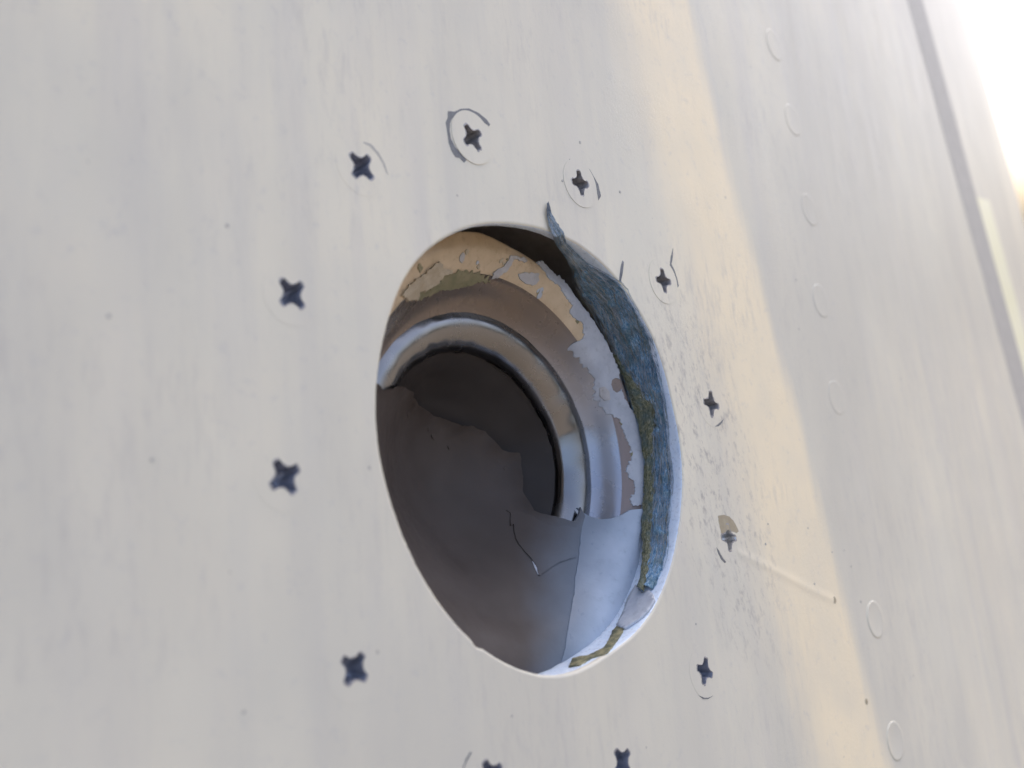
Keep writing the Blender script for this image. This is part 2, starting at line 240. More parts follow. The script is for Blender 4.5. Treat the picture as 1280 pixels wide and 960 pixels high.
def skin_material():
    m, t, b = new_mat("weathered_white_paint")
    p1 = coords(t); pb = coords(t, (1, 1, 0.5), math.radians(-13)); pv = coords(t, (1, 1, 0.10), math.radians(-13)); pv2 = coords(t, (1, 1, 0.03), math.radians(-13))
    sep = N(t, "ShaderNodeSeparateXYZ"); t.links.new(p1, sep.inputs[0])
    col = mixc(t, ramp(t, noise_tex(t, p1, 0.035, 3), [(0.38, 0.0), (0.62, 1.0)]), (0.715, 0.68, 0.56), (0.76, 0.71, 0.57))
    col = mixc(t, ramp(t, noise_tex(t, pv, 0.16, 4), [(0.48, 0.0), (0.72, 0.42)]), col, (0.58, 0.56, 0.51))     # long run-off streaks
    col = mixc(t, ramp(t, noise_tex(t, pv2, 0.10, 2), [(0.52, 0.0), (0.70, 0.30)]), col, (0.63, 0.595, 0.54))
    col = mixc(t, ramp(t, noise_tex(t, pb, 0.014, 4, .6), [(0.40, 0.0), (0.62, 0.75)]), col, (0.60, 0.572, 0.485))     # broad dulled areas
    # warm reflected band painted into the colour, crisp on its right, feathered on its left
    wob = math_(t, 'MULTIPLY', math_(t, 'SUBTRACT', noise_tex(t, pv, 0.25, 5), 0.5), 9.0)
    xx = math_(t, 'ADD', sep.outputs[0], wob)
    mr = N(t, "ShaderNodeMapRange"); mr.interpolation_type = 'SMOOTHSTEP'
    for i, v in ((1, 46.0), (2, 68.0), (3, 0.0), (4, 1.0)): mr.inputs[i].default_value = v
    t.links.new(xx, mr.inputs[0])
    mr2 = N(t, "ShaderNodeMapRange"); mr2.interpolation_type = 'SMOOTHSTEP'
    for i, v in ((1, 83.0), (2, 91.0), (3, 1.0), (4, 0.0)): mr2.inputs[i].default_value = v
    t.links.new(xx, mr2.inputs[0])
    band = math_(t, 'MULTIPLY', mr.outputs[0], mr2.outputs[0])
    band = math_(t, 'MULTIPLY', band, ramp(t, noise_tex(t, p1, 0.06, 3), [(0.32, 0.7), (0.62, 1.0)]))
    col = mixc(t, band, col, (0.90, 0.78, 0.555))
    # grime specks
    vor = N(t, "ShaderNodeTexVoronoi"); vor.inputs["Scale"].default_value = 0.16; t.links.new(p1, vor.inputs["Vector"])
    sp = N(t, "ShaderNodeSeparateColor"); t.links.new(vor.outputs["Color"], sp.inputs[0])
    rad = math_(t, 'MULTIPLY', math_(t, 'POWER', sp.outputs[0], 6.0), 0.075)
    dot = math_(t, 'LESS_THAN', vor.outputs["Distance"], rad)
    col = mixc(t, math_(t, 'MULTIPLY', dot, 0.45), col, (0.30, 0.28, 0.25))
    # wiped grime and scuffs just right of the opening and under it
    sz = math_(t, 'ADD', sep.outputs[2], 14.0); sx_ = math_(t, 'SUBTRACT', sep.outputs[0], 47.0)
    dd = math_(t, 'ADD', math_(t, 'POWER', math_(t, 'DIVIDE', sz, 48.0), 2.0), math_(t, 'POWER', math_(t, 'DIVIDE', sx_, 20.0), 2.0))
    near = ramp(t, dd, [(0.0, 1.0), (1.0, 0.0)])
    pd = coords(t, (1, 1, 0.45))
    dirt = math_(t, 'MULTIPLY', near, ramp(t, noise_tex(t, pd, 0.75, 7, .75), [(0.52, 0.0), (0.65, 0.9)]))
    col = mixc(t, dirt, col, (0.40, 0.375, 0.34))
    pz = coords(t, (1, 1, 0.22), math.radians(-13))
    film = math_(t, 'MULTIPLY', ramp(t, noise_tex(t, p1, 0.03, 3), [(0.44, 0.0), (0.62, 1.0)]), ramp(t, noise_tex(t, pz, 0.55, 7, .72), [(0.50, 0.0), (0.68, 0.42)]))
    col = mixc(t, film, col, (0.50, 0.475, 0.43))
    blot = ramp(t, noise_tex(t, p1, 0.45, 6, .7), [(0.57, 0.0), (0.76, 0.40)])
    col = mixc(t, blot, col, (0.50, 0.49, 0.47))
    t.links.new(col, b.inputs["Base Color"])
    t.links.new(ramp(t, noise_tex(t, pv, 0.3, 5), [(0.3, 0.34), (0.7, 0.46)]), b.inputs["Roughness"])
    b.inputs["IOR"].default_value = 1.5; b.inputs["Specular IOR Level"].default_value = .14
    # relief: orange peel, brushed streaks and a gritty patch right of the opening
    n1 = bump(t, b, noise_tex(t, p1, 1.1, 5, .65), 0.45, 0.05)
    n2 = bump(t, b, noise_tex(t, pv, 0.6, 5), 0.15, 0.05, n1)
    mr3 = N(t, "ShaderNodeMapRange"); mr3.interpolation_type = 'SMOOTHSTEP'
    for i, v in ((1, 30.0), (2, 48.0), (3, 0.0), (4, 1.0)): mr3.inputs[i].default_value = v
    t.links.new(xx, mr3.inputs[0])
    g = math_(t, 'MULTIPLY', noise_tex(t, p1, 1.5, 6, .7), math_(t, 'MULTIPLY', mr3.outputs[0], ramp(t, noise_tex(t, p1, 0.045, 2), [(0.42, 0.0), (0.6, 1.0)])))
    n3 = bump(t, b, g, 0.5, 0.16, n2)
    bump(t, b, noise_tex(t, p1, 0.05, 2), 0.2, 0.25, n3)
    return m
def paint(name, c1, c2, rough=.4, sc=.3, bumpd=.05, spec=.5, metallic=0.0, grime=None, vary=(1, 1, 1), bsc=1.2, fade=None, bdet=5):
    m, t, b = new_mat(name); p = coords(t, vary)
    col = mixc(t, ramp(t, noise_tex(t, p, sc, 5, .6), [(0.35, 0.0), (0.66, 1.0)]), c1, c2)
    if grime: col = mixc(t, ramp(t, noise_tex(t, p, sc*3.1, 6, .7), [(0.54, 0.0), (0.70, 0.8)]), col, grime)
    if fade:          # blends the colour into a second one along an axis, with a cloudy edge
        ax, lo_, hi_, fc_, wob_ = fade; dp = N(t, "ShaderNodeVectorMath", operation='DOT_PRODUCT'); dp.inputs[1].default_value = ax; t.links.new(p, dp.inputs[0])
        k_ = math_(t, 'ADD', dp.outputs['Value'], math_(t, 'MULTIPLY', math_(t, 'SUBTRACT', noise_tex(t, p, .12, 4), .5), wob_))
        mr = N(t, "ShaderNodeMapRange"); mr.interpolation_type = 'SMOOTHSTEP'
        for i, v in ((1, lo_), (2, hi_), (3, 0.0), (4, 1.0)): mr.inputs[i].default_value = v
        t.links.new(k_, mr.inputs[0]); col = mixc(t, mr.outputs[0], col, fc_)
    t.links.new(col, b.inputs["Base Color"]); b.inputs["Metallic"].default_value = metallic
    t.links.new(ramp(t, noise_tex(t, p, sc*4, 4), [(0.3, max(.05, rough-.08)), (0.7, rough+.1)]), b.inputs["Roughness"])
    b.inputs["Specular IOR Level"].default_value = spec
    bump(t, b, noise_tex(t, p, bsc, bdet, .6), 0.5, bumpd)
    return m
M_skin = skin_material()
M_rim = paint("chalky_rim_paint", (.66, .77, .90), (.76, .84, .93), .5, .5, .25, grime=(.38, .44, .52), bsc=2.0)
M_tan = paint("tan_primer", (.56, .43, .275), (.66, .52, .35), .34, .22, .05, grime=(.46, .34, .21), fade=((0, 0, -1), -19.0, -5.0, (.24, .195, .18), 6.0))  # tan towards the top, brown-grey lower down
M_cove = paint("grey_enamel_brown_reflection", (.33, .35, .40), (.40, .42, .47), .26, .05, .004, metallic=.55, bsc=.3, bdet=1, fade=((0, 0, 1), 2.0, 25.0, (.21, .17, .14), 5.0))  # brown towards the top is warm ground reflection put into the colour
M_floor = paint("dark_grey_enamel", (.036, .030, .027), (.045, .038, .034), .5, .12, .04, spec=.2)
M_sheet = paint("charcoal_coat", (.066, .052, .044), (.082, .066, .057), .55, .10, .05, spec=.25, fade=((.65, 0, -.76), 19.0, 32.0, (.16, .195, .24), 4.0))  # slate-blue fade is sky light on the right, put into the colour
M_flake = paint("slate_coat", (.10, .105, .115), (.13, .135, .145), .5, .2, .08, spec=.3)
M_side = paint("sky_lit_coat", (.36, .43, .52), (.44, .51, .60), .34, .16, .05, spec=.4, grime=(.34, .40, .48), fade=((-.65, 0, .76), -35.0, -27.5, (.18, .215, .262), 3.0))  # sky-lit copy of the charcoal coat, shaded towards the crease by colour
M_coat = paint("pale_grey_coat", (.40, .43, .48), (.50, .53, .57), .38, .25, .06, grime=(.34, .36, .39))
M_chip = paint("white_chip", (.42, .41, .41), (.52, .51, .50), .5, .6, .08, grime=(.36, .33, .28))
M_cream = paint("cream_filler", (.42, .34, .23), (.56, .49, .37), .6, .35, .3, grime=(.36, .28, .18))
M_green = paint("green_primer", (.20, .20, .11), (.31, .27, .165), .5, .5, .15, grime=(.16, .155, .09))
M_olive = paint("olive_primer", (.08, .09, .045), (.36, .32, .17), .6, .7, .5, grime=(.02, .025, .025), bsc=2.0)
M_metal = paint("bare_aluminium", (.23, .228, .228), (.29, .287, .287), .24, .05, .003, metallic=1.0, bsc=.25, bdet=1)
M_steel = paint("screw_steel", (.26, .28, .34), (.36, .38, .45), .40, 1.2, .08, metallic=.4, grime=(.14, .135, .13))
M_worn = paint("worn_screw_steel", (.26, .25, .25), (.40, .39, .39), .5, 1.0, .15, metallic=.3, grime=(.12, .11, .10))
M_crack = paint("crack_grey", (.14, .145, .15), (.20, .205, .21), .6, .8, .1, grime=(.05, .05, .055))
M_bright = paint("bright_steel", (.62, .62, .62), (.74, .74, .72), .30, 1.2, .1, metallic=.9, grime=(.25, .22, .18))
M_black = paint("sky_blocker_surface", (.50, .47, .46), (.58, .55, .54), .7, .4, .1)
M_chipfill = paint("beige_primer", (.33, .28, .19), (.40, .345, .24), .6, .5, .1)
M_sealant = paint("grey_sealant", (.40, .385, .345), (.46, .44, .395), .6, .2, .1, grime=(.42, .395, .35))
M_yellow = paint("pale_yellow_paint", (.85, .82, .56), (.87, .84, .62), .4, .1, .04)
def fibre_material(name, stops, tint, tip=False):
    m, t, b = new_mat(name)
    uvn = N(t, "ShaderNodeUVMap"); mp = N(t, "ShaderNodeMapping"); mp.inputs["Scale"].default_value = (1, 1, 1)
    t.links.new(uvn.outputs[0], mp.inputs[0]); p = mp.outputs[0]
    mp2 = N(t, "ShaderNodeMapping"); mp2.inputs["Scale"].default_value = (.42, 1, 1); mp2.inputs["Rotation"].default_value = (0, 0, .25)
    t.links.new(uvn.outputs[0], mp2.inputs[0]); ps = mp2.outputs[0]
    f1 = noise_tex(t, ps, 2.8, 8, .85, .6); f2 = noise_tex(t, p, .35, 4)
    col = ramp(t, f1, stops)
    col = mixc(t, ramp(t, f2, [(0.45, 0.0), (0.62, 0.55)]), col, tint)
    su_ = N(t, "ShaderNodeSeparateXYZ"); t.links.new(uvn.outputs[0], su_.inputs[0])          # the torn tip is darker
    tip_ = ramp(t, math_(t, 'ADD', math_(t, 'MULTIPLY', su_.outputs[0], .1), math_(t, 'MULTIPLY', f2, .3)), [(0.55, 0.85), (0.95, 0.0)])
    if tip: col = mixc(t, tip_, col, (.035, .045, .065))
    t.links.new(col, b.inputs["Base Color"]); b.inputs["Roughness"].default_value = .6
    n1 = bump(t, b, f1, 1.0, .45); bump(t, b, noise_tex(t, p, 3.5, 6, .75), .9, .3, n1)
    return m
M_fibre = fibre_material("frayed_blue_fibre", [(0.35, (.025, .06, .11)), (0.43, (.11, .28, .50)), (0.51, (.26, .50, .72)), (0.59, (.66, .82, .93))], (.085, .16, .14), True)
M_ochre = fibre_material("streaked_olive_primer", [(0.38, (.035, .045, .035)), (0.46, (.16, .17, .085)), (0.54, (.31, .30, .17)), (0.62, (.55, .55, .46))], (.09, .17, .20))

# ---------------------------------------------------------------- fuselage panel (skin with the opening and screw holes)
panel = link(bpy.data.objects.new("fuselage_panel", None))
panel.location = (0, 0, 0)
tag(panel, "weathered white painted aircraft skin with a large round opening", "aircraft skin")
NH = 360
ring = [(HOLE_C[0]+(hole_r(t)+.55)*math.cos(math.radians(t)), HOLE_C[1]+(hole_r(t)+.55)*math.sin(math.radians(t))) for t in [k*360/NH-180 for k in range(NH)]]
HEAD_R = 4.75
screws = DATA['screws']
holes = [ring]
cuts = {k: v for k, v in DATA['crack'].items()}
holes_extra = []
for i, (su, sv, a) in enumerate(screws):
    R_ = HEAD_R-0.15
    holes.append([(su+R_*math.cos(k*math.pi/24), sv+R_*math.sin(k*math.pi/24)) for k in range(48)])
outer = []
U0, U1, V0, V1 = -1400, 1500, -1500, 1700
for k in range(52): outer.append((lerp(U0, U1, k/52), V0))
for k in range(33): outer.append((U1, lerp(V0, V1, k/33)))
for k in range(52): outer.append((lerp(U1, U0, k/52), V1))
for k in range(33): outer.append((U0, lerp(V1, V0, k/33)))
pts = [(u*90.0+3, v*90.0+1) for u in range(-15, 17) for v in range(-16, 19)] + [(u*20.0+3, v*20.0+1) for u in range(-13, 38) for v in range(-17, 17)] + [(u*5.0+.7, v*5.0+.3) for u in range(-17, 24) for v in range(-18, 18)]
ov, tri = fill(outer, holes, pts)
verts = []; norms = []; faces = list(tri)
for p in ov: verts.append(S(p.x, p.y)); norms.append(skin_n(p.x))
THK = 1.4
lo = {}; edge_lo = {}
nb = len(ov)
for p in ov: verts.append(S(p.x, p.y, -THK)); norms.append(-skin_n(p.x))
faces += [tuple(nb+i for i in reversed(f)) for f in tri]
for a, b in border(tri):
    pa, pb = ov[a], ov[b]; d = (pb-pa).normalized(); nn = ROT @ Vector((d.y, 0, -d.x))
    q = len(verts)
    for p, h in ((pa, 0), (pb, 0), (pb, -THK), (pa, -THK)): verts.append(S(p.x, p.y, h)); norms.append(nn)
    faces.append((q+1, q, q+3, q+2))
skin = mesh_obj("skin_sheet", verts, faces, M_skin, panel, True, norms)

# rim of the opening: rounded lip and the wall behind it, short where the dark gap shows
def wall_depth(t):
    if t > 125 or t < -180: return 8.8
    d = 8.8
    d = interp(t, [-180, 34, 44, 50, 58, 66, 80, 100, 112, 125, 180], [8.8, 8.8, 6.2, 4.6, 2.8, 2.0, 1.5, 1.4, 1.8, 8.8, 8.8])
    return d + (0.2*noise.noise(Vector((t*.25, 0, 2))) if 30 < t < 110 else 0)
prof = [(.55, 0.0), (.36, -.02), (.20, -.09), (.08, -.22), (0, -.42), (-.02, -1.0), (.02, -2.0)]
verts = []; faces = []
NP = len(prof)+5
for k in range(NH):
    t = k*360/NH-180; a = math.radians(t); r0 = hole_r(t); D = wall_depth(t)
    pw = [(x_, w_*min(1, D/2.2)) for x_, w_ in prof]; row = pw+[(.05+.12*noise.noise(Vector((t*.3, j, 0))), lerp(pw[-1][1], -D, (j+1)/4)) for j in range(4)]+[(1.2, -D-.05)]
    for (dr, w) in row:
        u = HOLE_C[0]+(r0+dr)*math.cos(a); v = HOLE_C[1]+(r0+dr)*math.sin(a); verts.append(S(u, v, w))
    for j in range(NP-1):
        k2 = (k+1) % NH; faces.append((k*NP+j, k2*NP+j, k2*NP+j+1, k*NP+j+1))
rim = mesh_obj("opening_rim", verts, faces, M_rim, panel)
rim.data.materials.append(M_skin)
for i, p in enumerate(rim.data.polygons):
    if i % (NP-1) < (5 if (i//(NP-1)) % 360 > 300 or (i//(NP-1)) % 360 < 90 else 3): p.material_index = 1
rim["label"] = "chalky pale blue cut edge of the round opening"

# cracks in the paint around screw heads: dark, sunken slivers with a raised torn lip
def sliver(name, poly, mat, h, thick, parent, step=.35, amp=.05, seed=1.0):
    o = rough_edge(poly, step, amp, seed)
    ov, tri = fill(o, [], [])
    return sheet_mesh(name, ov, tri, lambda u, v: skin_w(u)+h, thick, mat, parent)

# relief that merges with the skin: a swept bump whose edges fade into the surface
def relief(name, path, width, height, mat, parent, nseg=10, taper=True, wob=0.0, h0=-0.004):
    P = [Vector(p) for p in path]; L = [0]
    for i in range(1, len(P)): L.append(L[-1]+(P[i]-P[i-1]).length)
    n = max(12, int(L[-1]/max(.3, width*.25))); n = min(n, 120)
    verts = []; faces = []; m = 2*nseg+1
    for i in range(n+1):
        s = L[-1]*i/n; c = Vector((interp(s, L, [p.x for p in P]), interp(s, L, [p.y for p in P])))
        s2 = min(L[-1], s+.02*L[-1]); s1 = max(0, s-.02*L[-1])
        d = (Vector((interp(s2, L, [p.x for p in P]), interp(s2, L, [p.y for p in P])))-Vector((interp(s1, L, [p.x for p in P]), interp(s1, L, [p.y for p in P])))).normalized()
        q = Vector((-d.y, d.x)); f = math.sin(math.pi*i/n)**.5 if taper else 1
        f *= 1+wob*noise.noise(Vector((s*1.3, width, 4)))
        for j in range(m):
            x = (j/nseg-1); p = c+q*x*width; verts.append(S(p.x, p.y, h0+height*f*math.exp(-4.5*x*x)-height*f*math.exp(-4.5)))
        if i:
            for j in range(m-1): faces.append(((i-1)*m+j, (i-1)*m+j+1, i*m+j+1, i*m+j))
    fl = [tuple(reversed(f)) for f in faces]
    return mesh_obj(name, verts, fl, mat, parent)

# ---------------------------------------------------------------- recessed cup
cup = link(bpy.data.objects.new("recessed_cup", None)); cup.location = W(0, 0, -24)
tag(cup, "shallow round metal cup with peeling paint, set behind the opening", "cup")
def cup_part(name, rs, wfun, mat, nseg=256, jig=0.0):
    verts = []; faces = []; n = len(rs)
    for k in range(nseg):
        a = 2*math.pi*k/nseg
        for r in rs:
            c = cup_xy(r, a); j = jig*noise.noise(Vector((math.cos(a)*6, math.sin(a)*6, r*.2)))
            verts.append(W(c[0], c[1], wfun(r)+j)-cup.location)
    for k in range(nseg):
        k2 = (k+1) % nseg
        for i in range(n-1): faces.append((k*n+i, k*n+i+1, k2*n+i+1, k2*n+i))
    return mesh_obj(name, verts, faces, mat, cup)
def frange(a, b, n): return [lerp(a, b, i/n) for i in range(n+1)]
bw = lambda r: smooth_profile(CUP_BASE, r)
cup_part("floor_bowl", frange(.3, 24.6, 40), lambda r: interp(r, *CUP_BASE), M_floor, jig=.1)
cove_w = lambda r: sum(max(-16.74, interp(r+k*.2, *CUP_BASE)) for k in (-3, -2, -1, 0, 1, 2, 3))/7
cup_part("cove", [27.0]+frange(27.7, 31.9, 30), lambda r: cove_w(r) if r > 27.3 else -17.6, M_cove, jig=.02)
def lip_r(t): return interp(t, [-180, -175, -20, 0, 20, 43, 56, 70, 82, 180], [38.8, 36.2, 36.0, 35.6, 35.9, 36.5, 37.0, 37.5, 38.8, 38.8])
verts = []; faces = []; n = 22
for k in range(360):
    a = math.radians(k-180); lr = lip_r(k-180)+.10*noise.noise(Vector((math.cos(a)*8, math.sin(a)*8, 0)))
    row = [(r, bw(min(r, 36))) for r in frange(31.9, lr-.3, 17)]+[(lr, -9.15), (lr+.12, -9.5), (lr+.12, -13), (lr-.4, -20)]
    for r, w in row:
        c = cup_xy(r, a); verts.append(W(c[0], c[1], w+.07*noise.noise(Vector((math.cos(a)*9, math.sin(a)*9, r*.3))))-cup.location)
    for i in range(n-1): faces.append((k*n+i, k*n+i+1, ((k+1) % 360)*n+i+1, ((k+1) % 360)*n+i))
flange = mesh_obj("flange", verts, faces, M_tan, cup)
# rounded bead between floor and cove
verts = []; faces = []; ns = 300; mt = 28
for k in range(ns):
    a = 2*math.pi*k/ns
    wv = noise.noise(Vector((math.cos(a)*4.3+.4, math.sin(a)*4.3+.3, .5)))
    R0 = 27.5+.10*wv; tr = 3.85+.12*noise.noise(Vector((math.cos(a)*7.3+.4, math.sin(a)*7.3+.2, 7.5)))
    for j in range(mt):
        b = 2*math.pi*j/mt; rr = R0+tr*math.cos(b)*(1.27 if math.cos(b) < 0 else .8)
        c = cup_xy(rr, a); verts.append(W(c[0], c[1], -19.75+tr*1.02*math.sin(b))-cup.location)
for k in range(ns):
    for j in range(mt):
        faces.append((k*mt+j, ((k+1) % ns)*mt+j, ((k+1) % ns)*mt+(j+1) % mt, k*mt+(j+1) % mt))
bead = mesh_obj("bead", [v for v in verts], faces, M_metal, cup); bead["label"] = "rounded bare metal bead ringing the cup floor"
# closed can added behind the skin to keep sky light out of the gap
verts = []; faces = []
hp = [(.1, -40), (36, -40), (50, -40), (50, -1.6)]
for k in range(96):
    a = 2*math.pi*k/96
    for r, w in hp: verts.append(W(1.7+r*math.cos(a), -.4+r*math.sin(a), w)-cup.location)
n = len(hp)
for k in range(96):
    for i in range(n-1): faces.append((k*n+i, k*n+i+1, ((k+1) % 96)*n+i+1, ((k+1) % 96)*n+i))
mesh_obj("sky_blocker", verts, faces, M_black, cup, False)

class Shift:      # children of the cup are stored relative to its base
    pass
def cup_sheet(name, poly, hls, top, thick, mat, step=.5, amp=.12, seed=1.0, grid=1.2, label=None, on=None):
    o = rough_edge(poly, step, amp, seed); hh = [rough_edge(h, .3, .06, seed+3) for h in hls]
    ov, tri = fill(o, hh, gridpts(o, grid))
    ob = sheet_mesh(name, ov, tri, top, thick, mat, None)
    ob.data.transform(Matrix.Translation(-cup.location)); ob.parent = on or cup
    if label: ob["label"] = label
    return ob
lift = lambda h, f=base_w: (lambda u, v: f(u, v)+h)
# paint left on the floor, its torn edge along the bead
fc = DATA['floor_coat']
fc = [p if cup_r(*p) < 23.3 else cup_xy(23.2, math.atan2(p[1]-CUP_C[1], p[0]-CUP_C[0])) for p in fc]
c26 = CUP_C
ang = lambda p: math.degrees(math.atan2(p[1]-c26[1], p[0]-c26[0]))
a0, a1 = ang(fc[-1]), ang(fc[0])
poly = [tuple(p) for p in fc]
poly = rough_edge(poly, .6, .16, 4.0, closed=False)
aa = a0
end = a1-360 if a1 > a0 else a1
for k in range(1, 60):
    t = math.radians(lerp(a0, end, k/60)); poly.append(cup_xy(24.2, t))
cup_sheet("floor_paint", poly, [], lambda u, v: smooth_profile(CUP_BASE, cup_r(u, v))+.55, .45, M_floor, .8, .04, 2.0, 1.0, "dark grey floor paint torn along the bead")
# thick coat over the lower half
st = [tuple(p) for p in DATA['sheet_top']]
a1, a0 = math.degrees(math.atan2(st[0][1]+.4, st[0][0]-1.7)), math.degrees(math.atan2(st[-1][1]+.4, st[-1][0]-1.7))
top = rough_edge(st, .45, .14, 9.0, closed=False)
end = a1-360 if a1 > a0 else a1
cr_ = [tuple(p) for p in DATA['crease']]
t0 = math.degrees(math.atan2(cr_[-1][1]+.4, cr_[-1][0]-1.7))
crl = rough_edge(cr_, .6, .12, 3.0, closed=False)
poly = rough_edge(st[:31], .45, .14, 9.0, closed=False)+crl
for k in range(1, 121):
    t = math.radians(lerp(t0, end, k/120)); poly.append((1.7+(hole_r(math.degrees(t))+.3)*math.cos(t), -.4+(hole_r(math.degrees(t))+.3)*math.sin(t)))
lower_outline = list(poly)
def edge_curl(u, v):
    d = 99.0
    for i in range(30):
        a_, b_ = Vector(st[i]), Vector(st[i+1]); ab = b_-a_; k_ = max(0, min(1, (Vector((u, v))-a_).dot(ab)/max(1e-6, ab.length_squared))); d = min(d, (a_+ab*k_-Vector((u, v))).length)
    return 1.0*math.exp(-d/1.0)*(1+.8*noise.noise(Vector((u*.4, v*.4, 2.2))))
lower = cup_sheet("lower_coat", poly, [], lambda u, v: sheet_w(u, v)+edge_curl(u, v), .45, M_sheet, .9, .0, 1.0, .8, "thick charcoal coat over the lower half with a torn upper edge")
t1 = a0
poly = list(crl)
for k in range(1, 50):
    t = lerp(t0, t1, k/49); q = hole_r(t)+.35; poly.append((1.7+q*math.cos(math.radians(t)), -.4+q*math.sin(math.radians(t))))
poly += [(p[0], p[1]) for p in reversed(st[30:-1])]
def side_w(u, v): return sheet_w(u, v)+.22
cup_sheet("sky_lit_side", poly, [], side_w, .5, M_side, .7, .0, 4.0, .8, "right slope of the lower coat, sky-lit blue put into its colour")
cup_sheet("loose_flake", DATA['flake2'], [], lambda u, v: sheet_w(u, v)+.28+.12*noise.noise(Vector((u*.5, v*.5, 8))), .3, M_sheet, .4, .12, 5.0, .9, on=lower)
for i, s in enumerate(DATA['scuffs']): cup_sheet("scuff", s, [], lift(.14, sheet_w), .12, M_coat, .3, .05, i+2.0, .6, on=lower)
cup_sheet("upper_coat", DATA['coat_right'], [DATA['coat_right_hole']], lift(.22), .25, M_coat, .25, .42, 3.0, .7, "pale grey paint coat flaking off the flange")
cup_sheet("paint_chip", DATA['coat_chip'], [], lift(.4), .3, M_chip, .3, .05, 8.0, .6, on=flange)
cup_sheet("paint_chip", DATA['chip_blob'], [], lift(.22), .22, M_chip, .2, .30, 1.5, .6, on=flange)
cup_sheet("paint_chip", DATA['chip_strip'], [], lift(.22), .22, M_chip, .2, .30, 2.5, .6, on=flange)
cup_sheet("filler_lump", DATA['chip_cream'], [], lambda u, v: base_w(u, v)+.45+.35*noise.noise(Vector((u*.6, v*.6, 2))), .7, M_cream, .25, .30, 3.5, .5, "cream filler lump on the tan flange", on=flange)
cup_sheet("primer_patch", DATA['chip_green'], [], lift(.12), .12, M_green, .25, .45, 4.5, .6, "green primer showing below the cream filler", on=flange)

random.seed(21)
for k in range(26):
    t = math.radians(random.choice((random.uniform(60, 135), random.uniform(-15, 60)))); r = random.uniform(32.4, 35.4); c = cup_xy(r, t); sz = random.uniform(.25, .8)
    pl = [(c[0]+sz*random.uniform(.6, 1.2)*math.cos(q*math.pi/4), c[1]+sz*random.uniform(.5, 1.2)*math.sin(q*math.pi/4)) for q in range(8)]
    cup_sheet("paint_fleck", pl, [], lift(.14), .14, random.choice((M_chip, M_coat, M_cream, M_green)), .2, .15, k*1.3, .6, on=flange)
for k in range(22):      # blisters and crumbs along the torn edge of the lower coat
    q = DATA['sheet_top'][random.randrange(6, 26)]; c = (q[0]+random.uniform(-.5, 4.5), q[1]-random.uniform(.4, 5.0)); sz = random.uniform(.2, .55)
    if not inside(c, lower_outline): continue
    pl = [(c[0]+sz*random.uniform(.6, 1.2)*math.cos(g_*math.pi/4), c[1]+sz*random.uniform(.5, 1.2)*math.sin(g_*math.pi/4)) for g_ in range(8)]
    cup_sheet("paint_crumb", pl, [], lift(.22, sheet_w), .25, M_sheet, .2, .1, k*1.7, .5, on=lower)

# ---------------------------------------------------------------- torn blue layer in the opening
torn = link(bpy.data.objects.new("torn_lining", None)); torn.location = (0, 0, 0)
tag(torn, "frayed blue fibre lining torn from the right side of the opening", "lining")
def loft(name, A, B, mat, parent, bulge, thick, m=12, seed=0.0, rough=.15, edge=.25):
    n = len(A); verts = []; faces = []; uvs = []
    L = 0
    for i in range(n):
        a, b = Vector(A[i]), Vector(B[i])
        if i: L += ((Vector(A[i])+Vector(B[i]))-(Vector(A[i-1])+Vector(B[i-1]))).length/2
        for j in range(m+1):
            s = j/m; p = a.lerp(b, s)
            inw = Vector((HOLE_C[0]-p.x, HOLE_C[1]-p.y, 0)).normalized()
            k = bulge*math.sin(math.pi*s)**.7 + rough*noise.noise(Vector((L*.55+seed, s*4, seed)))+rough*.6*noise.noise(Vector((L*1.8+seed, s*9, seed)))
            if b != a: k *= min(1, (b-a).length/2.5)
            p = p+inw*k
            if j in (0, m): p += (b-a).normalized()*edge*noise.noise(Vector((L*2.2, j, seed))) if (b-a).length > .3 else Vector((0, 0, 0))
            verts.append(p); uvs.append((L, s*max(.5, (b-a).length)))
    for i in range(n-1):
        for j in range(m):
            faces.append((i*(m+1)+j, i*(m+1)+j+1, (i+1)*(m+1)+j+1, (i+1)*(m+1)+j))
    nv = len(verts)
    back = [v-Vector((HOLE_C[0]-v.x, HOLE_C[1]-v.y, 0)).normalized()*thick for v in verts]
    allv = verts+back; f2 = list(faces)+[tuple(nv+i for i in reversed(f)) for f in faces]
    for i in range(n-1):
        for j in (0, m):
            q = (i*(m+1)+j, (i+1)*(m+1)+j, nv+(i+1)*(m+1)+j, nv+i*(m+1)+j); f2.append(q if j else tuple(reversed(q)))
    o = mesh_obj(name, [W(*v) for v in allv], f2, mat, parent)
    uv = o.data.uv_layers.new(name="UVMap"); uu = uvs+uvs
    for lp in o.data.loops: uv.data[lp.index].uv = uu[lp.vertex_index]
    return o
def dens(A, k=3):
    out = []
    for i in range(len(A)-1):
        for j in range(k): out.append(tuple(Vector(A[i]).lerp(Vector(A[i+1]), j/k)))
    return out+[tuple(A[-1])]
loft("fibre_layer", dens(DATA['torn_outer']), dens(DATA['torn_inner']), M_fibre, torn, .55, .3, seed=2.0, rough=.38, edge=.55)
loft("primer_strip", dens(DATA['olive_outer']), dens(DATA['olive_inner']), M_ochre, torn, .35, .3, m=8, seed=6.0, rough=.34, edge=.45)
